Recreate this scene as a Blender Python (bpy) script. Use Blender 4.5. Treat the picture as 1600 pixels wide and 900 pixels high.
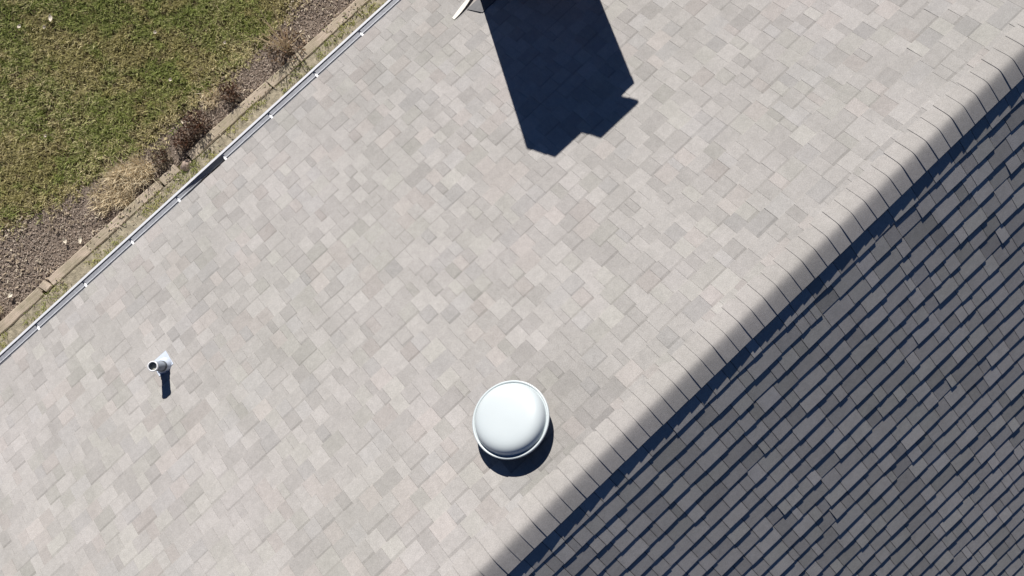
import bpy, math, random
import numpy as np
from mathutils import Matrix, Vector

random.seed(11)
rng = np.random.default_rng(7)
sc = bpy.context.scene
col = sc.collection
for o in list(bpy.data.objects):
    bpy.data.objects.remove(o)

# ------------------------------------------------------------------ camera
# world: X along the ridge, +Y towards the near eave and the lawn, Z up, ground at 0
ZR = 4.95                              # ridge height
PITCH = math.radians(26.57)
TP, SP, CP = math.tan(PITCH), math.sin(PITCH), math.cos(PITCH)
R = ((0.7276529866, -0.6841361694, 0.0497878774),
     (-0.6859276436, -0.7251922311, 0.0599957974),
     (-0.0049395131, -0.0778070026, -0.9969562034))
CAM = Vector((0.0, 0.92734, 11.15))
cam_d = bpy.data.cameras.new("camera")
cam_d.sensor_width = 36.0
cam_d.lens = 36.0 * 1340.0 / 1600.0
cam_d.clip_start = 0.1
cam_d.clip_end = 1000.0
cam = bpy.data.objects.new("camera", cam_d)
col.objects.link(cam)
cam.matrix_world = Matrix(((R[0][0], -R[0][1], -R[0][2], CAM.x),
                           (R[1][0], -R[1][1], -R[1][2], CAM.y),
                           (R[2][0], -R[2][1], -R[2][2], CAM.z),
                           (0, 0, 0, 1)))
sc.camera = cam

# ------------------------------------------------------------------ daylight
SUN_EL, SUN_AZ = math.radians(29.6), math.radians(61.7)      # azimuth counted from +X towards +Y
to_sun = Vector((math.cos(SUN_EL) * math.cos(SUN_AZ), math.cos(SUN_EL) * math.sin(SUN_AZ), math.sin(SUN_EL)))
w = bpy.data.worlds.new("World")
sc.world = w
w.use_nodes = True
nt = w.node_tree
bg = nt.nodes["Background"]
sky = nt.nodes.new("ShaderNodeTexSky")
sky.sky_type = 'NISHITA'
sky.sun_disc = False
sky.sun_elevation = SUN_EL
sky.sun_rotation = math.pi / 2 - SUN_AZ
sky.air_density = 0.4
sky.dust_density = 0.0
sky.ozone_density = 8.0
sky.altitude = 300
nt.links.new(sky.outputs[0], bg.inputs[0])
bg.inputs[1].default_value = 0.05
sun_d = bpy.data.lights.new("sun", 'SUN')
sun_d.energy = 5.0
sun_d.angle = math.radians(0.5)
sun_d.color = (1.0, 0.955, 0.90)
sun = bpy.data.objects.new("sun", sun_d)
col.objects.link(sun)
sun.rotation_euler = to_sun.to_track_quat('Z', 'Y').to_euler()
sun.location = (3, 6, 14)

sc.view_settings.view_transform = 'Standard'
sc.view_settings.look = 'None'
sc.view_settings.gamma = 1.0
sc.view_settings.use_curve_mapping = False
sc.view_settings.exposure = 0.6

# ------------------------------------------------------------------ helpers
def tag(o, label=None, cat=None, group=None, kind=None):
    for k, v in (("label", label), ("category", cat), ("group", group), ("kind", kind)):
        if v is not None:
            o[k] = v
    return o

def empty(name, loc=(0, 0, 0), rot=None):
    o = bpy.data.objects.new(name, None)
    o.empty_display_size = 0.2
    col.objects.link(o)
    o.location = loc
    if rot is not None:
        o.rotation_euler = rot
    return o

def link(name, me, mat=None, parent=None, smooth=False):
    if mat is not None and not me.materials:
        me.materials.append(mat)
    if smooth:
        for p in me.polygons:
            p.use_smooth = True
    o = bpy.data.objects.new(name, me)
    col.objects.link(o)
    if parent is not None:
        o.parent = parent
    return o

def mesh_np(name, V, F, tint=None):
    V = np.asarray(V, dtype=np.float32).reshape(-1, 3)
    F = np.asarray(F, dtype=np.int32)
    n, k = F.shape
    me = bpy.data.meshes.new(name)
    me.vertices.add(len(V))
    me.vertices.foreach_set("co", V.ravel())
    me.loops.add(n * k)
    me.loops.foreach_set("vertex_index", F.ravel())
    me.polygons.add(n)
    me.polygons.foreach_set("loop_start", np.arange(0, n * k, k, dtype=np.int32))
    me.polygons.foreach_set("loop_total", np.full(n, k, dtype=np.int32))
    me.update(calc_edges=True)
    me.shade_flat()
    if tint is not None:
        a = me.attributes.new("tint", 'FLOAT_COLOR', 'POINT')
        t = np.ones((len(V), 4), dtype=np.float32)
        t[:, :3] = tint
        a.data.foreach_set("color", t.ravel())
    return me

class MB:
    """collects boxes, tubes and lathes; build() links them as one mesh object"""
    def __init__(s):
        s.v, s.f = [], []
    def add(s, V, F):
        b = len(s.v)
        s.v += [tuple(p) for p in V]
        s.f += [tuple(b + i for i in q) for q in F]
        return s
    def hexa(s, V):
        return s.add(V, [(0, 3, 2, 1), (4, 5, 6, 7), (0, 1, 5, 4), (1, 2, 6, 5), (2, 3, 7, 6), (3, 0, 4, 7)])
    def box(s, x0, x1, y0, y1, z0, z1):
        return s.hexa([(x0, y0, z0), (x1, y0, z0), (x1, y1, z0), (x0, y1, z0),
                       (x0, y0, z1), (x1, y0, z1), (x1, y1, z1), (x0, y1, z1)])
    def prism(s, prof, x0, x1):
        """closed y-z profile run along x"""
        n = len(prof)
        V = [(x0, y, z) for y, z in prof] + [(x1, y, z) for y, z in prof]
        F = [(i, (i + 1) % n, n + (i + 1) % n, n + i) for i in range(n)]
        F += [tuple(range(n))[::-1], tuple(range(n, 2 * n))]
        return s.add(V, F)
    def lathe(s, prof, n=64, cx=0, cy=0):
        V, F = [], []
        m = len(prof)
        for i in range(n):
            a = 2 * math.pi * i / n
            for r, z in prof:
                V.append((cx + r * math.cos(a), cy + r * math.sin(a), z))
        for i in range(n):
            j = (i + 1) % n
            for k in range(m - 1):
                F.append((i * m + k, j * m + k, j * m + k + 1, i * m + k + 1))
        return s.add(V, F)
    def tube(s, pts, rad, n=6):
        pts = [Vector(p) for p in pts]
        V, F = [], []
        for i, p in enumerate(pts):
            d = (pts[min(i + 1, len(pts) - 1)] - pts[max(i - 1, 0)]).normalized()
            a = d.orthogonal().normalized()
            b = d.cross(a)
            r = rad[i] if isinstance(rad, (list, tuple)) else rad
            for k in range(n):
                t = 2 * math.pi * k / n
                V.append(p + a * (r * math.cos(t)) + b * (r * math.sin(t)))
        for i in range(len(pts) - 1):
            for k in range(n):
                l = (k + 1) % n
                F.append((i * n + k, i * n + l, (i + 1) * n + l, (i + 1) * n + k))
        F.append(tuple(range(n))[::-1])
        F.append(tuple(range((len(pts) - 1) * n, len(pts) * n)))
        return s.add(V, F)
    def build(s, name, mat, parent=None, smooth=False):
        me = bpy.data.meshes.new(name)
        me.from_pydata(s.v, [], s.f)
        me.update()
        return link(name, me, mat, parent, smooth)

def bevel(o, wd, seg=2):
    m = o.modifiers.new("bevel", 'BEVEL')
    m.width = wd
    m.segments = seg
    m.limit_method = 'ANGLE'
    return o

def project(P):
    d = Vector(P) - CAM
    c = [R[0][i] * d.x + R[1][i] * d.y + R[2][i] * d.z for i in range(3)]
    return 800 + 1340 * c[0] / c[2], 450 + 1340 * c[1] / c[2]

def vnoise(x, y, scale, seed):
    """smooth value noise for scatter colours, numpy arrays in metres"""
    g = np.random.default_rng(seed).random((64, 64))
    u, v = np.asarray(x) / scale + 500, np.asarray(y) / scale + 500
    i, j = np.floor(u).astype(int), np.floor(v).astype(int)
    a, b = u - i, v - j
    a, b = a * a * (3 - 2 * a), b * b * (3 - 2 * b)
    q = lambda m, n: g[m % 64, n % 64]
    return (q(i, j) * (1 - a) * (1 - b) + q(i + 1, j) * a * (1 - b) + q(i, j + 1) * (1 - a) * b + q(i + 1, j + 1) * a * b)

# ------------------------------------------------------------------ materials
def base_mat(name, rough=0.8, spec=0.3):
    m = bpy.data.materials.new(name)
    m.use_nodes = True
    n = m.node_tree.nodes
    b = n["Principled BSDF"]
    b.inputs["Roughness"].default_value = rough
    b.inputs["Specular IOR Level"].default_value = spec
    return m, m.node_tree, n, b

def noise(nt, scale, detail=4.0, vec=None, rough=0.6):
    t = nt.nodes.new("ShaderNodeTexNoise")
    t.inputs["Scale"].default_value = scale
    t.inputs["Detail"].default_value = detail
    t.inputs["Roughness"].default_value = rough
    if vec is not None:
        nt.links.new(vec, t.inputs["Vector"])
    return t.outputs["Fac"]

def ramp(nt, fac, stops):
    r = nt.nodes.new("ShaderNodeValToRGB")
    e = r.color_ramp.elements
    while len(e) < len(stops):
        e.new(0.5)
    for el, (p, c) in zip(e, stops):
        el.position = p
        el.color = (*c, 1) if len(c) == 3 else c
    nt.links.new(fac, r.inputs[0])
    return r.outputs[0]

def mult(nt, a, b, fac=1.0):
    m = nt.nodes.new("ShaderNodeMix")
    m.data_type = 'RGBA'
    m.blend_type = 'MULTIPLY'
    m.inputs[0].default_value = fac
    nt.links.new(a, m.inputs[6])
    nt.links.new(b, m.inputs[7])
    return m.outputs[2]

def bump(nt, b, h, strength, dist):
    n = nt.nodes.new("ShaderNodeBump")
    n.inputs["Strength"].default_value = strength
    n.inputs["Distance"].default_value = dist
    nt.links.new(h, n.inputs["Height"])
    nt.links.new(n.outputs[0], b.inputs["Normal"])

def gray(v, c=(1, 1, 1)):
    return tuple(v * x for x in c)

def shingle_mat(name, from_object):
    m, nt, n, b = base_mat(name, 0.92, 0.15)
    if "Diffuse Roughness" in b.inputs:
        b.inputs["Diffuse Roughness"].default_value = 0.3
    pos = n.new("ShaderNodeNewGeometry").outputs["Position"]
    if from_object:
        c = n.new("ShaderNodeObjectInfo").outputs["Color"]
    if True:
        a = n.new("ShaderNodeAttribute")
        a.attribute_name = "tint"
        c = mult(nt, c, a.outputs["Color"]) if from_object else a.outputs["Color"]
    c = mult(nt, c, ramp(nt, noise(nt, 160, 3, pos), [(0.3, gray(0.82)), (0.7, gray(1.17))]))
    c = mult(nt, c, ramp(nt, noise(nt, 22, 4, pos), [(0.3, gray(0.93)), (0.7, gray(1.05))]))
    c = mult(nt, c, ramp(nt, noise(nt, 0.9, 4, pos), [(0.32, (0.95, 0.955, 0.935)), (0.68, (1.03, 1.02, 1.02))]))
    mp = n.new("ShaderNodeMapping")
    mp.inputs["Scale"].default_value = (5.0, 0.7, 0.7)
    nt.links.new(pos, mp.inputs[0])
    c = mult(nt, c, ramp(nt, noise(nt, 1.0, 5, mp.outputs[0]), [(0.30, (0.93, 0.93, 0.925)), (0.62, (1.02, 1.02, 1.02))]))
    nt.links.new(c, b.inputs["Base Color"])
    bump(nt, b, noise(nt, 260, 2, pos), 0.35, 0.002)
    return m

def plain(name, c, rough=0.6, spec=0.4, metal=0.0, var=0.12, scale=18, bmp=0.0):
    m, nt, n, b = base_mat(name, rough, spec)
    b.inputs["Metallic"].default_value = metal
    pos = n.new("ShaderNodeNewGeometry").outputs["Position"]
    f = noise(nt, scale, 5, pos)
    nt.links.new(ramp(nt, f, [(0.25, tuple(x * (1 - var) for x in c)), (0.75, tuple(min(1, x * (1 + var)) for x in c))]), b.inputs["Base Color"])
    if bmp:
        bump(nt, b, noise(nt, scale * 3, 4, pos), bmp, 0.01)
    return m

def tint_mat(name, rough=0.85, spec=0.15, trans=0.0):
    m, nt, n, b = base_mat(name, rough, spec)
    a = n.new("ShaderNodeAttribute")
    a.attribute_name = "tint"
    nt.links.new(a.outputs["Color"], b.inputs["Base Color"])
    if trans:
        t = n.new("ShaderNodeBsdfTranslucent")
        nt.links.new(a.outputs["Color"], t.inputs[0])
        x = n.new("ShaderNodeMixShader")
        x.inputs[0].default_value = trans
        nt.links.new(b.outputs[0], x.inputs[1])
        nt.links.new(t.outputs[0], x.inputs[2])
        nt.links.new(x.outputs[0], n["Material Output"].inputs[0])
    return m

M_SH_A = shingle_mat("shingle_field", False)
M_SH_O = shingle_mat("shingle_piece", True)
M_DECK = plain("roof_deck", (0.10, 0.095, 0.09), 0.95, 0.1)
M_WHITE = plain("white_paint", (0.78, 0.79, 0.80), 0.35, 0.5, var=0.03, scale=6)
M_GUT = plain("gutter_white", (0.80, 0.81, 0.83), 0.4, 0.5, var=0.05, scale=9)
M_GUTIN = plain("gutter_inside", (0.55, 0.57, 0.60), 0.6, 0.4, var=0.15, scale=14)
M_GUARD = plain("guard_grey", (0.27, 0.28, 0.305), 0.6, 0.4, var=0.22, scale=40)
M_RIB = plain("guard_rib_grey", (0.46, 0.475, 0.50), 0.5, 0.4, var=0.15, scale=30)
M_DOME = plain("dome_white", (0.45, 0.495, 0.508), 0.38, 0.5, var=0.02, scale=5)
M_STEEL = plain("galvanised_steel", (0.42, 0.44, 0.46), 0.45, 0.5, metal=0.6, var=0.12, scale=25)
M_BORE = plain("pipe_bore_grey", (0.30, 0.30, 0.26), 0.9, 0.2)
M_CREAM = plain("cream_metal", (0.62, 0.59, 0.53), 0.5, 0.4, var=0.06, scale=20)
M_SHADE = plain("flashing_shade_grey", (0.07, 0.07, 0.075), 0.6, 0.4, var=0.25, scale=30)  # dark colour carries the shade behind the flashing strip
M_DARK = plain("dark_mesh", (0.02, 0.02, 0.022), 0.8, 0.2)
M_PVC = plain("pipe_plastic", (0.24, 0.27, 0.31), 0.5, 0.4, var=0.06, scale=30)
M_LEAD = plain("pipe_flashing_metal", (0.44, 0.49, 0.57), 0.55, 0.4, metal=0.0, var=0.08, scale=30)
M_RUB = plain("rubber_collar", (0.10, 0.11, 0.12), 0.7, 0.3, var=0.2, scale=40)
M_WALL = plain("wall_siding", (0.55, 0.53, 0.49), 0.8, 0.2)
M_STUC = plain("chimney_render", (0.34, 0.28, 0.24), 0.9, 0.2, var=0.2, scale=12, bmp=0.4)
M_CONC = plain("concrete", (0.42, 0.40, 0.37), 0.9, 0.2, var=0.15, scale=10, bmp=0.4)
M_CLAY = plain("clay_flue", (0.36, 0.20, 0.13), 0.8, 0.2)
M_GRASS = tint_mat("grass_blades", 0.7, 0.25, 0.25)
M_CHIP = tint_mat("mulch_chips", 0.95, 0.1)
M_TWIG = tint_mat("dead_plant", 0.85, 0.15, 0.1)

# ------------------------------------------------------------------ ground
def ground_mat():
    m, nt, n, b = base_mat("ground_soil", 0.95, 0.1)
    pos = n.new("ShaderNodeNewGeometry").outputs["Position"]
    big = noise(nt, 0.35, 6, pos)
    fine = noise(nt, 30, 6, pos, 0.7)
    c = ramp(nt, fine, [(0.25, (0.045, 0.035, 0.022)), (0.5, (0.10, 0.085, 0.05)), (0.8, (0.17, 0.145, 0.085))])
    c = mult(nt, c, ramp(nt, big, [(0.35, (0.85, 0.95, 0.7)), (0.65, (1.1, 1.0, 0.85))]))
    nt.links.new(c, b.inputs["Base Color"])
    bump(nt, b, fine, 0.6, 0.03)
    return m
g = MB().add([(-300, -300, 0), (300, -300, 0), (300, 300, 0), (-300, 300, 0)], [(0, 1, 2, 3)]).build("ground", ground_mat())
tag(g, kind="structure")

# ------------------------------------------------------------------ house
X0, X1 = -6.4, 6.8
YE = 4.285                                   # where the shingles end over the gutter
SE = YE / CP
house = empty("house", (0, 0, 0))
tag(house, "house under a light grey shingled gable roof filling most of the view", "house")

def slope_pt(side, x, s, h):
    """x along the ridge, s metres down the slope from the ridge, h metres out of the slope"""
    return Vector((x, side * (s * CP + h * SP), ZR - s * SP + h * CP))

wl = MB().box(X0 + 0.35, X1 - 0.35, -3.85, 3.85, 0, 2.78)
for xx in (X0 + 0.35, X1 - 0.5):
    wl.prism([(-3.85, 2.782), (3.85, 2.782), (0, ZR - 0.25)], xx, xx + 0.15)
wl.build("wall", M_WALL, house)
for sd in (1, -1):
    f = MB().box(X0, X1, sd * 4.245 if sd > 0 else -4.265, 4.265 if sd > 0 else -4.245, 2.60, 2.795)
    f.build("fascia_board", M_WHITE, house)
    f = MB().box(X0, X1, 3.852 if sd > 0 else -4.243, 4.243 if sd > 0 else -3.852, 2.64, 2.66)
    f.build("soffit", M_WHITE, house)

PIECE_W = [0.062, 0.09, 0.12, 0.15, 0.18, 0.21, 0.245, 0.285]
PIECE_P = {1: [0.10, 0.20, 0.25, 0.21, 0.13, 0.07, 0.03, 0.01], -1: [0.06, 0.13, 0.18, 0.19, 0.18, 0.14, 0.08, 0.04]}
EXPO = 0.1432
GAP = {1: 0.0014, -1: 0.0048}
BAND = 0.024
THICK = (0.0083, 0.0072, 0.0045)            # laminated tab, single layer, worn single layer

def piece_verts(side, wd, kind, var):
    """one shingle tab: origin at the left end of its butt on the slope, in world axes; the last four
    vertices are the printed shadow band at the head of the tab"""
    r = random.Random(var * 31 + int(wd * 1000) * 7 + kind)
    T = THICK[kind]
    up = EXPO + 0.018
    t = [T + r.uniform(-0.0010, 0.0010) for _ in range(2)]
    e = 0.0012 - 0.0004 * kind
    g = GAP[side] / 2
    sb = [r.uniform(-0.003, 0.003), r.uniform(-0.003, 0.003)]
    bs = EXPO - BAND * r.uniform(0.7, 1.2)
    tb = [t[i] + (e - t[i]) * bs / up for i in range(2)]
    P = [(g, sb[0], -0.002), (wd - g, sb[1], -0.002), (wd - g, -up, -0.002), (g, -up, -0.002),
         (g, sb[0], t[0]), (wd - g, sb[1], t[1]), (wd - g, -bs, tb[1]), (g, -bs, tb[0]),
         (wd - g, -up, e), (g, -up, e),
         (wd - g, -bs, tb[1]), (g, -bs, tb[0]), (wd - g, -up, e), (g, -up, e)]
    return [Vector((x, side * (s * CP + h * SP), -s * SP + h * CP)) for x, s, h in P]
HEXF = [(0, 3, 2, 1), (4, 5, 6, 7), (0, 1, 5, 4), (1, 2, 6, 5), (2, 3, 7, 6), (3, 0, 4, 7)]
PIECEF = [(4, 5, 6, 7), (11, 10, 12, 13), (0, 1, 5, 4), (1, 2, 8, 6), (1, 6, 5, 1)[:3], (3, 0, 7, 9), (0, 4, 7)]
def hexf(side):
    return [tuple(reversed(q)) for q in PIECEF] if side > 0 else PIECEF

_pm = {}
def piece_mesh(side, wi, kind, var, band):
    k = (side, wi, kind, var, band)
    if k not in _pm:
        me = bpy.data.meshes.new("shingle")
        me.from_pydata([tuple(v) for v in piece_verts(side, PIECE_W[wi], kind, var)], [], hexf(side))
        me.update()
        at = me.attributes.new("tint", 'FLOAT_COLOR', 'POINT')
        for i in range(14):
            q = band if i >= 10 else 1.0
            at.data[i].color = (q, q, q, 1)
        me.materials.append(M_SH_O)
        _pm[k] = me
    return _pm[k]

BASE = np.array((0.378, 0.363, 0.350))
def shingle_tint(kind, x, y):
    v = random.choice((1.085, 1.06, 1.03, 1.0)) if kind == 0 else random.choice((1.0, 0.975, 0.955, 0.93, 0.90))
    v *= random.uniform(0.975, 1.025)
    if y < 0:
        v = 1 + (v - 1) * 1.5
    h = random.random()
    c = BASE * v
    if h < 0.14 and y > 0:
        c = c * (1.015, 0.992, 0.985)         # pinkish granules
    elif h < 0.28:
        c = c * (0.995, 1.005, 0.985)         # greenish
    elif h < 0.38:
        c = c * (0.985, 0.993, 1.005)
    d = math.hypot(x + 0.22, y - 0.44)        # shingles tinted darker around the roof ventilator
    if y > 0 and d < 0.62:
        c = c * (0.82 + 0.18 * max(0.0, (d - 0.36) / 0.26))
    return c

def in_frame_area(side, x, s, wd):
    q = [project(slope_pt(side, x + a, s + b, 0)) for a, b in ((0, 0), (wd, 0), (wd, -EXPO), (0, -EXPO))]
    if not all(0 <= u <= 1600 and 0 <= v <= 900 for u, v in q):
        return 0.0
    return 0.5 * abs(sum(q[i][0] * q[(i + 1) % 4][1] - q[(i + 1) % 4][0] * q[i][1] for i in range(4)))

SEPARATE = 300
for side in (1, -1):
    dk = MB()
    prof = [(side * 0.085 * CP, ZR - 0.085 * SP), (side * SE * CP, ZR - SE * SP),
            (side * SE * CP, ZR - SE * SP - 0.03), (side * 0.085 * CP, ZR - 0.085 * SP - 0.03)]
    off = 0.0035
    prof = [(y - side * SP * off, z - CP * off) for y, z in prof]
    dk.prism(prof, X0, X1)
    slope = dk.build("roof_slope", M_DECK, house)
    slope["label"] = "sunlit light grey shingle slope facing the lawn" if side > 0 else "shadowed dark grey shingle slope beyond the ridge"
    pieces = []
    s = SE + 0.004 if side > 0 else SE - 0.03
    ncourse = 0
    while s - EXPO > 0.06:
        x = X0 + random.uniform(-0.12, 0)
        tooth = random.random() < 0.5
        while x < X1:
            tooth = (not tooth) if random.random() < 0.8 else tooth
            wi = random.choices(range(8), PIECE_P[side])[0]
            if side > 0 and tooth:
                wi = random.choice((1, 2, 2, 3, 3, 4))
            wd = PIECE_W[wi]
            kind = 0 if tooth else (2 if random.random() < 0.10 else 1)
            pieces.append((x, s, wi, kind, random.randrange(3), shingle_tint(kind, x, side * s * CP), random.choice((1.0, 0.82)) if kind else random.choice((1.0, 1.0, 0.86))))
            x += wd
        s -= EXPO
        ncourse += 1
    order = sorted(range(len(pieces)), key=lambda i: -in_frame_area(side, pieces[i][0], pieces[i][1], PIECE_W[pieces[i][2]]) *
                   (1 if pieces[i][1] - EXPO > 0.12 else 0))
    big = set(order[:SEPARATE])
    V, F, T = [], [], []
    ff = hexf(side)
    for i, (x, s, wi, kind, var, c, band) in enumerate(pieces):
        o0 = slope_pt(side, x, s, 0)
        if i in big:
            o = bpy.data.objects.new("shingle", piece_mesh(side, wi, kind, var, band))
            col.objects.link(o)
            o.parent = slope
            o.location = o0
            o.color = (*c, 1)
        else:
            b = len(V)
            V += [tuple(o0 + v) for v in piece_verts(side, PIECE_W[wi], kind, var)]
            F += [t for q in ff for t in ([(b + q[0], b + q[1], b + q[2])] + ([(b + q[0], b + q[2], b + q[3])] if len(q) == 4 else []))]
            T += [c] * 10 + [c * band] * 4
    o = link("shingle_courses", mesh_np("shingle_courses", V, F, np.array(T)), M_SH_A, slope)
    tag(o, kind="stuff")

# ridge caps, one curved piece every five inches, butts facing -X
def cap_profile(lift, n=16, wa=0.164, wb=0.146):
    """folded over the ridge; the shaded leg stands a little off the slope"""
    out = []
    for i in range(n + 1):
        y = -wa + (wa + wb) * i / n
        k, r_, a_ = (0.42, 0.035, 0.0076) if y < 0 else (TP, 0.03, 0.0079)
        out.append((y, ZR + a_ + lift - k * math.sqrt(y * y + r_ * r_)))
    return out
def cap_mesh(var):
    r = random.Random(var)
    L = 0.165
    n = 28
    m = n + 1
    wa, wb, sk = 0.167 + r.uniform(-0.0015, 0.0015), 0.146 + r.uniform(-0.007, 0.007), r.uniform(-0.02, 0.02)
    def row(x, lift):
        return [(x + sk * y, y, z - ZR) for y, z in cap_profile(lift, n, wa, wb)]
    up = r.uniform(-0.001, 0.0012)
    A, B = row(0.0, 0.0034 + up), row(L, -0.0022)
    C, D = row(0.0, -0.0012), row(L, -0.0072)
    V = A + B + A + B + C + D                     # the top sheet has its own vertices so that it shades smoothly
    F = [(i, m + i, m + i + 1, i + 1) for i in range(n)]
    for i in range(n):
        F.append((m * 4 + i, m * 4 + i + 1, m * 5 + i + 1, m * 5 + i))
        F.append((m * 2 + i, m * 2 + i + 1, m * 4 + i + 1, m * 4 + i))
        F.append((m * 3 + i, m * 5 + i, m * 5 + i + 1, m * 3 + i + 1))
    F.append((m * 2, m * 4, m * 5, m * 3))
    F.append((m * 2 + n, m * 3 + n, m * 5 + n, m * 4 + n))
    me = bpy.data.meshes.new("ridge_cap")
    me.from_pydata(V, [], F)
    me.update()
    me.materials.append(M_SH_O)
    at = me.attributes.new("tint", 'FLOAT_COLOR', 'POINT')
    at.data.foreach_set("color", [1.0] * (4 * len(V)))
    for k in range(n):
        me.polygons[k].use_smooth = True
    return me
caps = [cap_mesh(i) for i in range(9)]
x = X0
while x < X1 - 0.1:
    o = bpy.data.objects.new("ridge_cap", random.choice(caps))
    col.objects.link(o)
    o.parent = house
    o.location = (x, 0, ZR)
    o.color = (*(BASE * random.uniform(0.985, 1.05) * (1.005, 1.0, 0.995)), 1)
    x += 0.1287 + random.uniform(-0.003, 0.003)

# gutter along the lawn eave
GZ = ZR - YE * TP - 0.012                    # top of the gutter back
gut = MB()
th = 0.0025
yb, yf = 4.2675, 4.392
inner = [(yb + th, GZ), (yb + th, GZ - 0.085), (yf - 0.030, GZ - 0.085), (yf - 0.018, GZ - 0.045), (yf - 0.006, GZ - 0.03), (yf - 0.006, GZ - 0.012)]
outer = [(yf, GZ - 0.012), (yf, GZ - 0.032), (yf - 0.012, GZ - 0.047), (yf - 0.024, GZ - 0.088), (yb, GZ - 0.088), (yb, GZ)]
gut.prism(inner + outer, X0 - 0.03, X1 + 0.03)
gutter = gut.build("gutter", M_GUTIN, house)
gutter["label"] = "white metal rain gutter with evenly spaced hangers"
lip = MB().prism([(yf - 0.017, GZ - 0.0105), (yf - 0.017, GZ - 0.004), (yf + 0.004, GZ - 0.003), (yf + 0.006, GZ - 0.010), (yf + 0.004, GZ - 0.0365), (yf + 0.0007, GZ - 0.0365), (yf + 0.0007, GZ - 0.0105)], X0 - 0.03, X1 + 0.03)
lip.build("gutter_lip", M_GUT, gutter)
stt = MB().prism([(yb - 0.05, GZ + 0.0245), (yb + 0.024, GZ - 0.0065), (yb + 0.024, GZ - 0.0025), (yb - 0.05, GZ + 0.0285)], X0 - 0.02, X1 + 0.02)
stt.build("starter_strip", M_DECK, house)
hx = -3.215 - 0.6125 * 5
while hx < X1:
    # perforated guard panel between two hangers; one has slipped into the trough at one end
    slip = abs(hx + 1.3775) < 0.1
    xa, xb = hx + 0.012, hx + 0.6125 - 0.012
    g_ = MB()
    V = []
    for xx, dr in ((xa, 0.0), (xa + 0.2, 0.028 if slip else 0.0), (xb, 0.062 if slip else 0.0)):
        for (yy, zz) in ((yf - 0.022, GZ - 0.012), (yf - 0.045, GZ - 0.011), (yb + 0.058, GZ - 0.010), (yb + 0.036, GZ - 0.011)):
            k = (yf - 0.022 - yy) / (yf - yb - 0.058)
            V.append((xx, yy + dr * 0.45 * k, zz - dr * k))
        for (yy, zz) in ((yb + 0.036, GZ - 0.0135), (yb + 0.058, GZ - 0.0125), (yf - 0.045, GZ - 0.0135), (yf - 0.022, GZ - 0.0145)):
            k = (yf - 0.022 - yy) / (yf - yb - 0.058)
            V.append((xx, yy + dr * 0.45 * k, zz - dr * k))
    F = [tuple(range(8))[::-1], tuple(range(16, 24))]
    for r_ in (0, 8):
        for k in range(8):
            l = (k + 1) % 8
            F.append((r_ + k, r_ + l, r_ + 8 + l, r_ + 8 + k))
    g_.add(V, F)
    o = g_.build("guard_panel", M_GUARD, gutter)
    if slip:
        o["label"] = "slipped guard panel leaving a dark gap"
    rb = MB()
    V = []
    for xx, dr in ((xa, 0.0), (xa + 0.2, 0.028 if slip else 0.0), (xb, 0.062 if slip else 0.0)):
        for (yy, zz) in ((yb + 0.047, GZ - 0.0095), (yb + 0.050, GZ - 0.005), (yb + 0.056, GZ - 0.005), (yb + 0.060, GZ - 0.0092)):
            k = (yf - 0.022 - yy) / (yf - yb - 0.058)
            V.append((xx, yy + dr * 0.45 * k, zz - dr * k))
    F = [(0, 1, 2, 3), (11, 10, 9, 8)]
    for r_ in (0, 4):
        for k in range(4):
            l = (k + 1) % 4
            F.append((r_ + k, r_ + 4 + k, r_ + 4 + l, r_ + l))
    rb.add(V, F)
    rb.build("guard_rib", M_RIB, gutter)
    h = MB()
    h.prism([(yb + 0.012, GZ + 0.002), (yb + 0.012, GZ + 0.007), (yb + 0.05, GZ - 0.001), (yb + 0.066, GZ - 0.006), (yb + 0.066, GZ - 0.011), (yb + 0.05, GZ - 0.006)], hx - 0.011, hx + 0.011)
    h.box(hx - 0.006, hx + 0.006, yb + 0.06, yf - 0.007, GZ - 0.026, GZ - 0.020)
    h.build("hanger", M_GUT, gutter)
    hx += 0.6125

# chimney just above the top edge of the photograph (it throws the long shadow)
chim = empty("chimney", (0, 0, 0))
chim.parent = house
chim["label"] = "chimney above the top edge that throws the long dark shadow"
CX0, CX1, CY0, CY1 = 2.27, 3.21, 3.565, 4.0
CT = ZR + 0.118
MB().box(CX0 + 0.004, CX1 - 0.004, CY0 + 0.004, CY1 - 0.004, 0.0, CT - 0.08).build("stack", M_STUC, chim)
bevel(MB().box(CX0, CX1, CY0, CY1, CT - 0.082, CT).build("crown", M_CONC, chim), 0.008)
MB().box(2.86, 3.07, 3.69, 3.88, CT + 0.002, CT + 0.15).build("flue", M_CLAY, chim)
bevel(MB().box(2.735, 3.183, 3.575, 3.98, CT + 0.152, CT + 0.182).build("rain_cap", M_CONC, chim), 0.004)

# ------------------------------------------------------------------ things on the roof
def slope_frame(x, s):
    """empty standing on the sunlit slope, local z out of the slope, local y down the slope"""
    o = empty("mount", slope_pt(1, x, s, 0.006))
    ex, ey, ez = Vector((1, 0, 0)), Vector((0, CP, -SP)), Vector((0, SP, CP))
    o.rotation_euler = Matrix(((ex.x, ey.x, ez.x), (ex.y, ey.y, ez.y), (ex.z, ey.z, ez.z))).to_euler()
    return o

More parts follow.
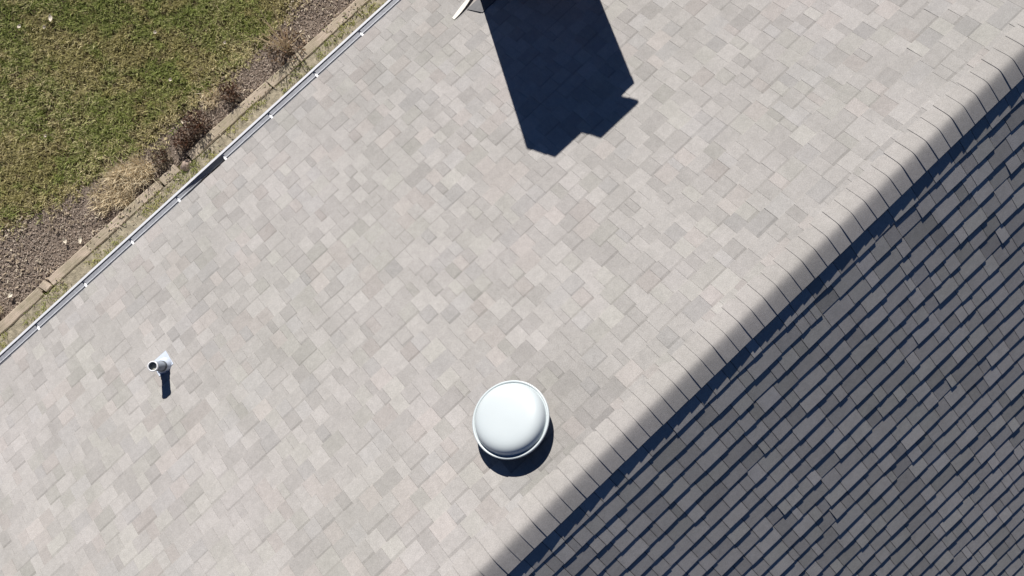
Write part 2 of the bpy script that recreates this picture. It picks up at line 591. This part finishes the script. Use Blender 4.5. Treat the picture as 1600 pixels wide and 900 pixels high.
v = slope_frame(-0.355, 0.556 / CP)
v.name = "dome_roof_vent"
tag(v, "round white domed attic vent on the sunlit slope near the ridge", "roof vent")
RR = 0.298
dome = [(0.0001, 0.2105), (0.07, 0.2100), (0.14, 0.2083), (0.175, 0.2060), (0.203, 0.2020), (0.224, 0.1960), (0.240, 0.1875), (0.254, 0.176), (0.263, 0.162),
        (0.2685, 0.148), (0.2715, 0.135), (0.2735, 0.127), (0.276, 0.123), (0.280, 0.122)]
MB().lathe(dome, 96).build("dome", M_DOME, v, True)
rim = [(0.279, 0.1215), (0.282, 0.128), (0.286, 0.1315), (0.291, 0.132), (0.2955, 0.1305), (RR, 0.127), (RR, 0.117), (RR - 0.003, 0.113), (0.283, 0.112), (0.279, 0.114), (0.279, 0.1215)]
MB().lathe(rim, 96).build("rim", M_DOME, v, True)
MB().lathe([(0.0001, 0.105), (0.262, 0.112)], 64).build("underside", M_STEEL, v, True)
MB().lathe([(0.19, 0.0), (0.19, 0.106)], 64).build("throat", M_DARK, v, True)
bevel(MB().box(-0.18, 0.18, -0.2, 0.2, -0.004, 0.0035).build("flange", M_STEEL, v), 0.002)
for a in range(4):
    t = math.pi / 4 + a * math.pi / 2
    MB().box(0.16 * math.cos(t) - 0.008, 0.16 * math.cos(t) + 0.008, 0.16 * math.sin(t) - 0.008, 0.16 * math.sin(t) + 0.008, 0.004, 0.112).build("strut", M_STEEL, v)
# the ventilator's flange lies under the upper shingles; only its lower part shows

p = empty("plumbing_vent_pipe", slope_pt(1, -2.358, 3.013 / CP, 0.004))
tag(p, "short plumbing vent pipe with pale metal flashing standing alone near the gutter", "vent pipe")
PR, PH = 0.043, 0.262
pm = [(PR - 0.006, PH - 0.03), (PR - 0.006, PH), (PR, PH), (PR, -0.05)]
MB().lathe(pm, 40).build("pipe", M_PVC, p, True)
MB().lathe([(PR - 0.008, PH + 0.001), (PR - 0.007, PH + 0.004), (PR + 0.002, PH + 0.004), (PR + 0.003, PH), (PR + 0.003, PH - 0.012), (PR + 0.0004, PH - 0.012)], 40).build("pipe_mouth", M_WHITE, p, True)
MB().lathe([(0.0001, PH - 0.026), (PR - 0.0055, PH - 0.026)], 24).build("pipe_bore", M_BORE, p)  # flat olive-grey disc closing the pipe below its mouth
cl = []
for r_, z_ in ((PR + 0.002, 0.075), (PR + 0.006, 0.07), (PR + 0.012, 0.045), (PR + 0.03, 0.02), (PR + 0.034, 0.0)):
    cl.append((r_, z_))
MB().lathe(cl, 40).build("collar", M_LEAD, p, True)
MB().lathe([(PR + 0.0005, 0.098), (PR + 0.006, 0.094), (PR + 0.006, 0.072), (PR + 0.0005, 0.07)], 40).build("rubber_seal", M_RUB, p, True)
q = []
for (lx, ls) in ((-0.09, -0.05), (0.075, -0.05), (0.08, 0.125), (-0.085, 0.13)):
    for h in (0.003, 0.006):
        q.append((lx, ls * CP + h * SP, -ls * SP + h * CP))
MB().hexa([q[0], q[2], q[4], q[6], q[1], q[3], q[5], q[7]]).build("base_flashing", M_LEAD, p)

# bent white metal flashing beside the shadow
fx = empty("metal_flashing_strip", slope_pt(1, 1.9, 3.68 / CP, 0.006))
tag(fx, "white bent metal flashing strip at the top edge beside the long shadow", "flashing")
ml = MB()
N = 10
V = []
for i in range(N + 1):
    t = i / N
    xx = -0.125 + 0.50 * t
    lift = 0.004 + 0.062 * t ** 1.3
    wd = 0.014 + 0.032 * math.sin(math.pi * min(1, t * 1.3 + 0.12))
    for (ls, h) in ((wd + 0.004, lift * 0.55), (-wd * 0.2, lift), (-wd * 0.2, lift - 0.004), (wd + 0.004, lift * 0.55 - 0.004)):
        ls += 0.13 * t * t
        V.append((xx, ls * CP + h * SP, -ls * SP + h * CP))
F = []
for i in range(N):
    for k in range(4):
        l = (k + 1) % 4
        F.append((i * 4 + k, (i + 1) * 4 + k, (i + 1) * 4 + l, i * 4 + l))
F += [(0, 1, 2, 3), (N * 4 + 3, N * 4 + 2, N * 4 + 1, N * 4)]
ml.add(V, F)
ml.build("lip", M_CREAM, fx)
q = []
for (lx, ls, h) in ((0.03, -0.02, 0.004), (0.36, -0.02, 0.004), (0.36, -0.19, 0.004), (0.10, -0.19, 0.004)):
    for hh in (h, h + 0.004):
        q.append((lx, ls * CP + hh * SP, -ls * SP + hh * CP))
MB().hexa([q[0], q[2], q[4], q[6], q[1], q[3], q[5], q[7]]).build("shade_plate", M_SHADE, fx)  # dark sheet: the strip's shaded face and shadow put into its colour

# dark flakes in the gutter under the slipped guard panel
V, F, T = [], [], []
for i in range(420):
    x_, y_ = rng.normal(-1.05, 0.17), rng.uniform(yb + 0.012, yf - 0.055)
    x_ = min(max(x_, -1.36), -0.80)
    z_ = GZ - 0.082 + rng.uniform(0.0, 0.05) * math.exp(-((x_ + 1.05) / 0.25) ** 2)
    a, l, wd = rng.uniform(0, 6.28), rng.uniform(0.012, 0.03), rng.uniform(0.006, 0.013)
    ca, sa = math.cos(a), math.sin(a)
    b = len(V)
    for (u, vv, dz) in ((-l, 0, 0), (0, -wd, 0.005), (l, 0, 0), (0, wd, 0.005)):
        V.append((x_ + u * ca - vv * sa, min(max(y_ + u * sa + vv * ca, yb + 0.006), yf - 0.035), z_ + dz * rng.uniform(-1, 1)))
    F.append((b, b + 1, b + 2, b + 3))
    T += [np.array((0.03, 0.024, 0.02)) * rng.uniform(0.4, 1.6)] * 4
o = link("gutter_flakes", mesh_np("gutter_flakes", V, F, np.array(T)), M_CHIP)
tag(o, "dark flakes lying in the white gutter", "debris", kind="stuff")

# ------------------------------------------------------------------ garden
BED = [(-8.0, 7.6), (-5.5, 7.2), (-4.6, 6.95), (-3.87, 6.72), (-2.87, 6.46), (-2.2, 6.32), (-1.5, 6.22), (-0.6, 6.2), (0.43, 6.2), (1.15, 6.36), (2.2, 6.45), (4, 6.4)]
BX, BY = np.array([a for a, _ in BED]), np.array([b for _, b in BED])
def bed_edge(x):
    return np.interp(x, BX, BY)
TIM_IN, TIM_OUT = 5.685, 5.825

def blades(n_tuft, per, region, length, width, flat, colour, zed=0.0, clump=0.03):
    """grass blades as bent three-sided strips; returns V, F (tris), tint"""
    x, y = region(n_tuft)
    m = len(x)
    col_t = colour(x, y)
    L = length * rng.uniform(0.6, 1.35, m)
    bx = np.repeat(x, per) + rng.normal(0, clump, m * per)
    by = np.repeat(y, per) + rng.normal(0, clump, m * per)
    ct = np.repeat(col_t, per, axis=0) * rng.uniform(0.72, 1.28, (m * per, 1))
    l = np.repeat(L, per) * rng.uniform(0.6, 1.2, m * per)
    k = m * per
    az = rng.uniform(0, 2 * np.pi, k)
    lean = np.clip(rng.normal(flat, 0.28, k), 0.05, 1.5)        # radians from vertical
    dx, dy = np.cos(az), np.sin(az)
    wx, wy = -dy, dx
    w2 = width * rng.uniform(0.6, 1.3, k) * 0.5
    z0 = np.full(k, zed)
    h1, r1 = l * 0.5 * np.cos(lean * 0.7), l * 0.5 * np.sin(lean * 0.7)
    h2, r2 = h1 + l * 0.5 * np.cos(np.minimum(lean * 1.35, 1.75)), r1 + l * 0.5 * np.sin(np.minimum(lean * 1.35, 1.75))
    V = np.empty((k, 5, 3))
    V[:, 0] = np.stack([bx - wx * w2, by - wy * w2, z0], 1)
    V[:, 1] = np.stack([bx + wx * w2, by + wy * w2, z0], 1)
    V[:, 2] = np.stack([bx + dx * r1 - wx * w2 * 0.8, by + dy * r1 - wy * w2 * 0.8, z0 + h1], 1)
    V[:, 3] = np.stack([bx + dx * r1 + wx * w2 * 0.8, by + dy * r1 + wy * w2 * 0.8, z0 + h1], 1)
    V[:, 4] = np.stack([bx + dx * r2, by + dy * r2, np.maximum(z0 + h2, z0 + 0.004)], 1)
    b = (np.arange(k) * 5)[:, None]
    F = np.concatenate([b + [0, 1, 3], b + [0, 3, 2], b + [2, 3, 4]], 0)
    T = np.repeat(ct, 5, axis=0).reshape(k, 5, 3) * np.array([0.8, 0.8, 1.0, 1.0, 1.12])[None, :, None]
    return V.reshape(-1, 3), F, T.reshape(-1, 3)

def lawn_region(n):
    x = rng.uniform(-7.0, 3.2, n * 2)
    y = rng.uniform(5.9, 10.6, n * 2)
    e = bed_edge(x)
    d = y - e - rng.normal(0, 0.07, n * 2)
    # the view takes in a triangle of lawn: keep it and a wide margin
    keep = (d > 0) & (y < 10.9 + (x + 1.8) * 1.15) & (y < 10.4 - (x + 1.8) * 0.95 + 1.2)
    thin = (d < 0.3) & (rng.random(n * 2) > 0.55 + d)
    keep &= ~thin
    return x[keep][:n], y[keep][:n]

GREEN, OLIVE, STRAW, BROWN = (np.array(c) for c in ((0.215, 0.265, 0.065), (0.37, 0.35, 0.13), (0.66, 0.57, 0.34), (0.30, 0.23, 0.135)))
def lawn_colour(x, y):
    a = vnoise(x, y, 0.42, 3) * 0.55 + vnoise(x, y, 0.13, 4) * 0.45
    b = vnoise(x, y, 0.30, 5) * 0.5 + vnoise(x, y, 0.09, 6) * 0.5
    d = y - bed_edge(x)
    dry = np.clip(1 - d / 0.45, 0, 1) * 0.5 + 0.55 * np.clip(vnoise(x, y, 0.75, 8) - 0.35, 0, 1)
    r = rng.random(len(x))
    c = np.where((a > 0.47)[:, None], GREEN, OLIVE)
    c = c * (1 - 0.5 * b[:, None]) + np.where((a > 0.47)[:, None], OLIVE, BROWN) * 0.5 * b[:, None]
    s = np.clip(dry + (r - 0.72), 0, 1)[:, None]
    s = np.clip(s * 1.5, 0, 0.9)
    c = c * (1 - s) + STRAW * s
    c[r < 0.05] = BROWN * 0.6
    return c

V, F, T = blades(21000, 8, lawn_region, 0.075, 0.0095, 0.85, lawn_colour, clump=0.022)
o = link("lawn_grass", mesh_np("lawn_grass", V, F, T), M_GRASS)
tag(o, "patchy olive and straw coloured winter lawn", "grass", kind="stuff")

# backfilled soil between the timbers and the house, and the mulch base of the bed
soil = MB().box(-60, 60, 3.852, TIM_IN - 0.004, 0.002, 0.078).build("soil", plain("pale_soil", (0.30, 0.265, 0.195), 0.95, 0.1, var=0.5, scale=16, bmp=0.8))
tag(soil, kind="structure")
bb = MB()
bv = [(xx, TIM_OUT - 0.02, 0.006) for xx in BX] + [(xx, yy + 0.03, 0.006) for xx, yy in zip(BX, BY)]
n_ = len(BX)
bb.add(bv, [(i, i + 1, n_ + i + 1, n_ + i) for i in range(n_ - 1)])
tag(bb.build("planting_bed", plain("mulch_base", (0.20, 0.16, 0.13), 0.95, 0.1, var=0.5, scale=45, bmp=0.8)), kind="structure")

# mossy strip between the timbers and the house
def strip_region(n):
    x, y = rng.uniform(-7, 3.4, n), rng.uniform(4.7, 5.70, n)
    k = vnoise(x, y, 0.22, 12) + 0.35 * (rng.random(n) - 0.5) > 0.52
    return x[k], y[k]
def strip_colour(x, y):
    a = vnoise(x, y, 0.3, 14)[:, None]
    return GREEN * 0.9 * a + OLIVE * 1.25 * (1 - a)
V, F, T = blades(4200, 7, strip_region, 0.04, 0.007, 1.0, strip_colour, zed=0.078, clump=0.02)
o = link("moss_strip", mesh_np("moss_strip", V, F, T), M_GRASS)
tag(o, "thin grass and moss between the timber edging and the gutter", "grass", kind="stuff")

# bark mulch
def chips(n, reg, size, pal, zmax):
    x, y = reg(n)
    k = len(x)
    l, wd, t = size * rng.uniform(0.5, 1.5, k), size * rng.uniform(0.2, 0.55, k), size * rng.uniform(0.06, 0.2, k)
    az, tl, rl = rng.uniform(0, 2 * np.pi, k), rng.normal(0, 0.22, k), rng.normal(0, 0.22, k)
    ca, sa = np.cos(az), np.sin(az)
    z = rng.uniform(0.002, zmax, k) + 0.012 * vnoise(x, y, 0.2, 21)
    V = np.empty((k, 8, 3))
    cs = [(-1, -1, -1), (1, -1, -1), (1, 1, -1), (-1, 1, -1), (-0.9, -0.8, 1), (0.85, -0.9, 1), (0.9, 0.8, 1), (-0.8, 0.9, 1)]
    for i, (a, b, c) in enumerate(cs):
        u, v_, h = a * l / 2, b * wd / 2, c * t / 2
        V[:, i, 0] = x + u * ca - v_ * sa
        V[:, i, 1] = y + u * sa + v_ * ca
        V[:, i, 2] = z + h + u * tl + v_ * rl
    b = (np.arange(k) * 8)[:, None]
    F = np.concatenate([b + np.array(q) for q in HEXF], 0)
    pi = rng.integers(0, len(pal), k)
    T = np.array(pal)[pi] * rng.uniform(0.75, 1.2, (k, 1))
    return V.reshape(-1, 3), F, np.repeat(T, 8, axis=0)
def bed_region(n):
    x = rng.uniform(-7, 3.2, n)
    y = rng.uniform(TIM_OUT + 0.005, 7.9, n)
    k = y < bed_edge(x) + rng.normal(0.02, 0.09, n)
    return x[k], y[k]
PAL = [(0.32, 0.26, 0.215), (0.28, 0.225, 0.185), (0.37, 0.31, 0.26), (0.22, 0.175, 0.14), (0.44, 0.375, 0.31), (0.31, 0.245, 0.19)]
V, F, T = chips(62000, bed_region, 0.021, PAL, 0.014)
o = link("bark_mulch", mesh_np("bark_mulch", V, F, T), M_CHIP)
tag(o, "grey brown bark mulch covering the planting bed", "mulch", kind="stuff")

# dry litter strewn through the bed: straw coloured bits of stem
def litter_region(n):
    x = rng.uniform(-7, 3.2, n)
    y = rng.uniform(TIM_OUT + 0.01, 7.7, n)
    k = (y < bed_edge(x) + 0.08) & (vnoise(x, y, 0.35, 33) > 0.45)
    return x[k], y[k]
V, F, T = chips(5200, litter_region, 0.038, [(0.40, 0.33, 0.24), (0.32, 0.26, 0.19), (0.46, 0.40, 0.31)], 0.035)
def edge_region(n):
    x, y = rng.uniform(-7, 3.2, n), rng.normal(5.74, 0.10, n)
    k = (vnoise(x, y, 0.3, 44) > 0.5) & (y < 5.825) & (y > 5.3)
    return x[k], y[k]
V2, F2, T2 = chips(900, edge_region, 0.026, [(0.40, 0.33, 0.24), (0.28, 0.22, 0.16), (0.46, 0.40, 0.31), (0.20, 0.21, 0.10)], 0.012)
V2[:, 2] += 0.088
V, F, T = np.concatenate([V, V2]), np.concatenate([F, F2 + len(V)]), np.concatenate([T, T2])
o = link("plant_litter", mesh_np("plant_litter", V, F, T), M_CHIP)
tag(o, "pale dry plant litter strewn over the mulch and edging", "litter", kind="stuff")

# landscape timbers
def wood_mat():
    m, nt, n, b = base_mat("weathered_timber", 0.9, 0.15)
    g_ = n.new("ShaderNodeNewGeometry").outputs["Position"]
    mp = n.new("ShaderNodeMapping")
    mp.inputs["Scale"].default_value = (1.2, 22, 22)
    nt.links.new(g_, mp.inputs[0])
    c = ramp(nt, noise(nt, 3.0, 6, mp.outputs[0], 0.7), [(0.25, (0.27, 0.225, 0.18)), (0.5, (0.40, 0.345, 0.28)), (0.8, (0.50, 0.44, 0.36))])
    c = mult(nt, c, ramp(nt, noise(nt, 5, 5, g_), [(0.3, (0.66, 0.68, 0.58)), (0.62, (1.06, 1.02, 1.0))]))
    nt.links.new(c, b.inputs["Base Color"])
    bump(nt, b, noise(nt, 3.0, 6, mp.outputs[0], 0.7), 0.5, 0.012)
    return m
M_WOOD = wood_mat()
def timber(x0, x1, dy, rot, label, z=0.092):
    cx = (x0 + x1) / 2
    o = empty("landscape_timber", (cx, (TIM_IN + TIM_OUT) / 2 + dy, 0), (0, 0, rot))
    n = max(4, int((x1 - x0) / 0.12))
    V, F = [], []
    r = random.Random(int(x0 * 100))
    prof = [(-0.07, 0.0), (0.07, 0.0), (0.072, z - 0.022), (0.058, z - 0.003), (-0.056, z), (-0.071, z - 0.02)]
    m = len(prof)
    for i in range(n + 1):
        xx = -(x1 - x0) / 2 + (x1 - x0) * i / n
        jy, jz = r.uniform(-0.004, 0.004), r.uniform(-0.004, 0.003)
        for (a, b) in prof:
            V.append((xx, a + jy + r.uniform(-0.003, 0.003), b + (jz if b > 0.02 else 0)))
    for i in range(n):
        for k in range(m):
            l = (k + 1) % m
            F.append((i * m + k, i * m + l, (i + 1) * m + l, (i + 1) * m + k))
    F += [tuple(range(m))[::-1], tuple(range(n * m, (n + 1) * m))]
    MB().add(V, F).build("timber", M_WOOD, o)
    tag(o, label, "edging timber", "timbers edging the planting bed")
    return o
timber(-7.2, -4.86, -0.01, 0.0, "landscape timber cut off by the left edge below the others")
timber(-4.845, -3.93, 0.0, 0.006, "short landscape timber edging the mulch at the lower left")
timber(-3.885, -3.79, 0.012, 0.25, "small squared block between two edging timbers at lower left", 0.10)
timber(-3.75, -1.86, 0.0, -0.004, "long landscape timber edging the straw coloured grass")
timber(-1.83, -1.56, 0.0, 0.03, "short timber stub just left of the pinkish rock", 0.085)
timber(-1.34, 0.06, 0.002, 0.0, "landscape timber running beside the dead brown shrubs")
timber(0.08, 2.6, -0.004, 0.0, "landscape timber reaching the top edge beside the dead stalks")

def lump(name, loc, size, mat, seed, flat=0.6):
    r = random.Random(seed)
    import bmesh
    bm = bmesh.new()
    bmesh.ops.create_icosphere(bm, subdivisions=3, radius=1)
    dirs = [(Vector((r.uniform(-1, 1), r.uniform(-1, 1), r.uniform(-1, 1))).normalized(), r.uniform(0.65, 0.95)) for _ in range(14)]
    for vtx in bm.verts:
        d = vtx.co.normalized()
        k = 1.0
        for n_, c_ in dirs:
            t = d.dot(n_)
            if t > c_:
                k = min(k, c_ / t)
        k *= 1 + 0.03 * math.sin(d.x * 9 + seed) * math.sin(d.y * 8)
        vtx.co = Vector((d.x * k * size[0], d.y * k * size[1], max(-0.2 * size[2], d.z * k * size[2])))
    me = bpy.data.meshes.new(name)
    bm.to_mesh(me)
    bm.free()
    o = link(name, me, mat)
    o.location = loc
    return o
M_ROCK = plain("pinkish_rock", (0.30, 0.235, 0.195), 0.9, 0.2, var=0.3, scale=14, bmp=0.6)
o = lump("rock", (-1.44, 5.70, 0.02), (0.12, 0.085, 0.11), M_ROCK, 5)
tag(o, "pinkish brown rock filling the gap in the timber edging", "rock")

# plants -------------------------------------------------------------
def leafy(n, centre, rad, zlo, zhi, size, pal, curl=0.6):
    """loose dead leaves through a volume: V, F (quads), tint"""
    V, F, T = [], [], []
    for i in range(n):
        a, rr = rng.uniform(0, 6.28), rad * math.sqrt(rng.random())
        x_, y_ = centre[0] + rr * math.cos(a), centre[1] + rr * math.sin(a)
        z_ = rng.uniform(zlo, zhi) * (1 - 0.6 * (rr / rad) ** 2) + 0.01
        nrm = Vector((rng.normal(0, 1), rng.normal(0, 1), rng.normal(0.4, 1))).normalized()
        u = nrm.orthogonal().normalized()
        u = (Matrix.Rotation(rng.uniform(0, 6.28), 3, nrm) @ u)
        v_ = nrm.cross(u)
        l, wd = size * rng.uniform(0.5, 1.4), size * rng.uniform(0.25, 0.6)
        c = Vector((x_, y_, z_))
        b = len(V)
        V += [c - u * l, c - v_ * wd + nrm * wd * curl, c + u * l, c + v_ * wd + nrm * wd * curl]
        F.append((b, b + 1, b + 2, b + 3))
        T += [np.array(pal[rng.integers(0, len(pal))]) * rng.uniform(0.6, 1.35)] * 4
    return [tuple(v) for v in V], F, np.array(T)

def twigs(mb, n, spread, height, rad, r0, lean=(0, 0), wob=0.04, r1=0.35):
    for i in range(n):
        a = random.uniform(0, 6.28)
        bx, by = rad * random.random() * math.cos(a), rad * random.random() * math.sin(a)
        h = height * random.uniform(0.55, 1.1)
        ex, ey = bx + spread * random.uniform(0.3, 1) * math.cos(a) + lean[0] * h, by + spread * random.uniform(0.3, 1) * math.sin(a) + lean[1] * h
        pts = []
        for k in range(6):
            t = k / 5
            pts.append((bx + (ex - bx) * t + random.uniform(-wob, wob) * t * 0.5, by + (ey - by) * t + random.uniform(-wob, wob) * t * 0.5, h * (t ** 0.9)))
        mb.tube(pts, [r0 * (1 - (1 - r1) * k / 5) for k in range(6)], 5)

M_STEM = plain("dry_stem", (0.52, 0.42, 0.28), 0.85, 0.15, var=0.3, scale=30)
M_STEMR = plain("red_brown_twig", (0.12, 0.06, 0.038), 0.85, 0.15, var=0.3, scale=30)

def dead_shrub(x, y, rad, h, label, n=330, pal=((0.075, 0.045, 0.034), (0.12, 0.075, 0.055), (0.05, 0.032, 0.025), (0.24, 0.17, 0.12))):
    o = empty("dead_shrub", (x, y, 0))
    tag(o, label, "shrub", "dead shrubs along the timber edging")
    mb = MB()
    twigs(mb, 26, rad * 0.9, h, rad * 0.25, 0.005)
    mb.build("stem", M_STEMR, o)
    V, F, T = leafy(n, (0, 0), rad, 0.02, h, 0.022, pal)
    link("foliage", mesh_np("foliage", V, F, T), M_TWIG, o)
    return o
dead_shrub(-0.97, 6.02, 0.17, 0.34, "largest dead dark brown shrub beside the timber edging")
dead_shrub(-1.25, 5.97, 0.15, 0.28, "dead reddish brown shrub nearest the pinkish rock", 300)
dead_shrub(-0.38, 6.04, 0.14, 0.24, "small dead reddish shrub uphill of the two dark ones", 210, ((0.11, 0.058, 0.042), (0.20, 0.13, 0.09), (0.07, 0.04, 0.03), (0.30, 0.23, 0.17)))
dead_shrub(-1.62, 6.0, 0.14, 0.22, "greyish brown withered shrub left of the pinkish rock", 190, ((0.12, 0.10, 0.07), (0.20, 0.16, 0.11), (0.08, 0.065, 0.05), (0.30, 0.25, 0.18)))

def straw_clump(x, y, rad, ln, n, label):
    o = empty("dry_grass_clump", (x, y, 0))
    tag(o, label, "dry grass", "dry ornamental grass clumps in the bed")
    def reg(k):
        a, r_ = rng.uniform(0, 6.28, k), rad * np.sqrt(rng.random(k))
        return r_ * np.cos(a), r_ * np.sin(a)
    def cc(xx, yy):
        t = rng.random(len(xx))[:, None]
        return np.array((0.72, 0.63, 0.45)) * t + np.array((0.48, 0.38, 0.24)) * (1 - t)
    V, F, T = blades(n, 5, reg, ln, 0.008, 0.75, cc, clump=0.012)
    link("blades", mesh_np("blades", V, F, T), M_GRASS, o)
    return o
straw_clump(-1.95, 6.07, 0.16, 0.21, 120, "tallest straw coloured grass clump beside the withered shrub")
straw_clump(-2.20, 6.16, 0.18, 0.19, 110, "straw coloured grass clump second from the withered shrub")
straw_clump(-2.33, 5.97, 0.14, 0.15, 75, "low straw coloured grass clump against the long timber")
straw_clump(-2.56, 6.12, 0.18, 0.14, 80, "thin straw coloured grass clump where straw gives way to mulch")
straw_clump(-4.62, 6.05, 0.17, 0.13, 70, "straw coloured tuft at the left edge by the short timber")
straw_clump(-0.62, 6.16, 0.12, 0.12, 40, "small pale grass tuft between two dead shrubs")

st = empty("dead_perennial", (0.55, 5.95, 0))
tag(st, "tall bunch of dry dead stalks leaning over the mulch", "plant")
for i in range(16):
    mb = MB()
    a = math.pi / 2 + random.gauss(0, 0.75)
    h = random.uniform(0.25, 0.5)
    sp = random.uniform(0.12, 0.5)
    bx, by = random.gauss(0, 0.045), random.gauss(0, 0.03)
    pts = [(bx + math.cos(a) * sp * t + random.uniform(-0.008, 0.008), by + math.sin(a) * sp * t + random.uniform(-0.008, 0.008), h * t) for t in (0, 0.25, 0.5, 0.75, 1.0)]
    mb.tube(pts, [0.007, 0.0065, 0.006, 0.005, 0.0035], 6)
    mb.build("stalk", M_STEM, st)
V, F, T = leafy(240, (0.02, 0.02), 0.26, 0.02, 0.26, 0.024, ((0.22, 0.15, 0.095), (0.34, 0.26, 0.18), (0.13, 0.08, 0.05)))
link("withered_leaves", mesh_np("withered_leaves", V, F, T), M_TWIG, st)

# fallen leaves
LEAFM = plain("fallen_leaf_pale", (0.62, 0.56, 0.46), 0.8, 0.2, var=0.1, scale=40)
def leaf(x, y, l, wd, rot, label, z=0.06):
    P = []
    prof = [(-1, 0.02), (-0.55, 0.62), (0.0, 1.0), (0.5, 0.7), (1.0, 0.03)]
    for t, k in prof:
        P.append((t * l / 2, -k * wd / 2, 0.008 * (1 - k)))
    for t, k in prof:
        P.append((t * l / 2, 0, -0.006 + 0.006 * abs(t)))
    for t, k in prof:
        P.append((t * l / 2, k * wd / 2, 0.012 * (1 - k) + 0.006))
    F = []
    for r_ in (0, 5):
        for i in range(4):
            F.append((r_ + i, r_ + i + 1, r_ + i + 6, r_ + i + 5))
    o = MB().add(P, F).build("fallen_leaf", LEAFM)
    m = o.modifiers.new("thickness", 'SOLIDIFY')
    m.thickness = 0.0012
    o.location = (x, y, z)
    o.rotation_euler = (random.uniform(-0.2, 0.2), random.uniform(-0.2, 0.2), rot)
    tag(o, label, "leaf", "pale fallen leaves")
LEAVES = [((-1.444, 8.433), 0.10, 0.055, 1.0, "largest pale leaf lying on the lawn near the upper left corner"),
          ((-1.823, 8.635), 0.06, 0.05, 0.3, "pale leaf on the lawn nearest the left edge"),
          ((-1.586, 8.399), 0.05, 0.035, 0.8, "small pale leaf just below the largest lawn leaf"),
          ((-0.559, 7.330), 0.055, 0.04, 0.5, "pale leaf alone on the green upper lawn"),
          ((-0.838, 6.707), 0.05, 0.04, 0.2, "pale leaf on the lawn toward the dead shrubs"),
          ((0.023, 6.587), 0.045, 0.035, 0.2, "pale leaf on the lawn closest to the dead stalks"),
          ((-2.540, 7.271), 0.045, 0.03, 0.2, "tiny pale leaf in the middle of the lower lawn"),
          ((-4.254, 6.004), 0.09, 0.06, 0.1, "broad tan leaf on the mulch at the left edge"),
          ((-3.271, 6.056), 0.085, 0.05, 1.2, "curled pale leaf on the mulch, left of a pair"),
          ((-3.119, 5.924), 0.11, 0.04, 0.9, "long narrow pale leaf on the mulch, right of a pair")]
for (lx, ly), l, wd, rot, lab in LEAVES:
    leaf(lx, ly, l, wd, rot, lab, 0.075 if ly > 7.0 or lx > -1 else 0.055)
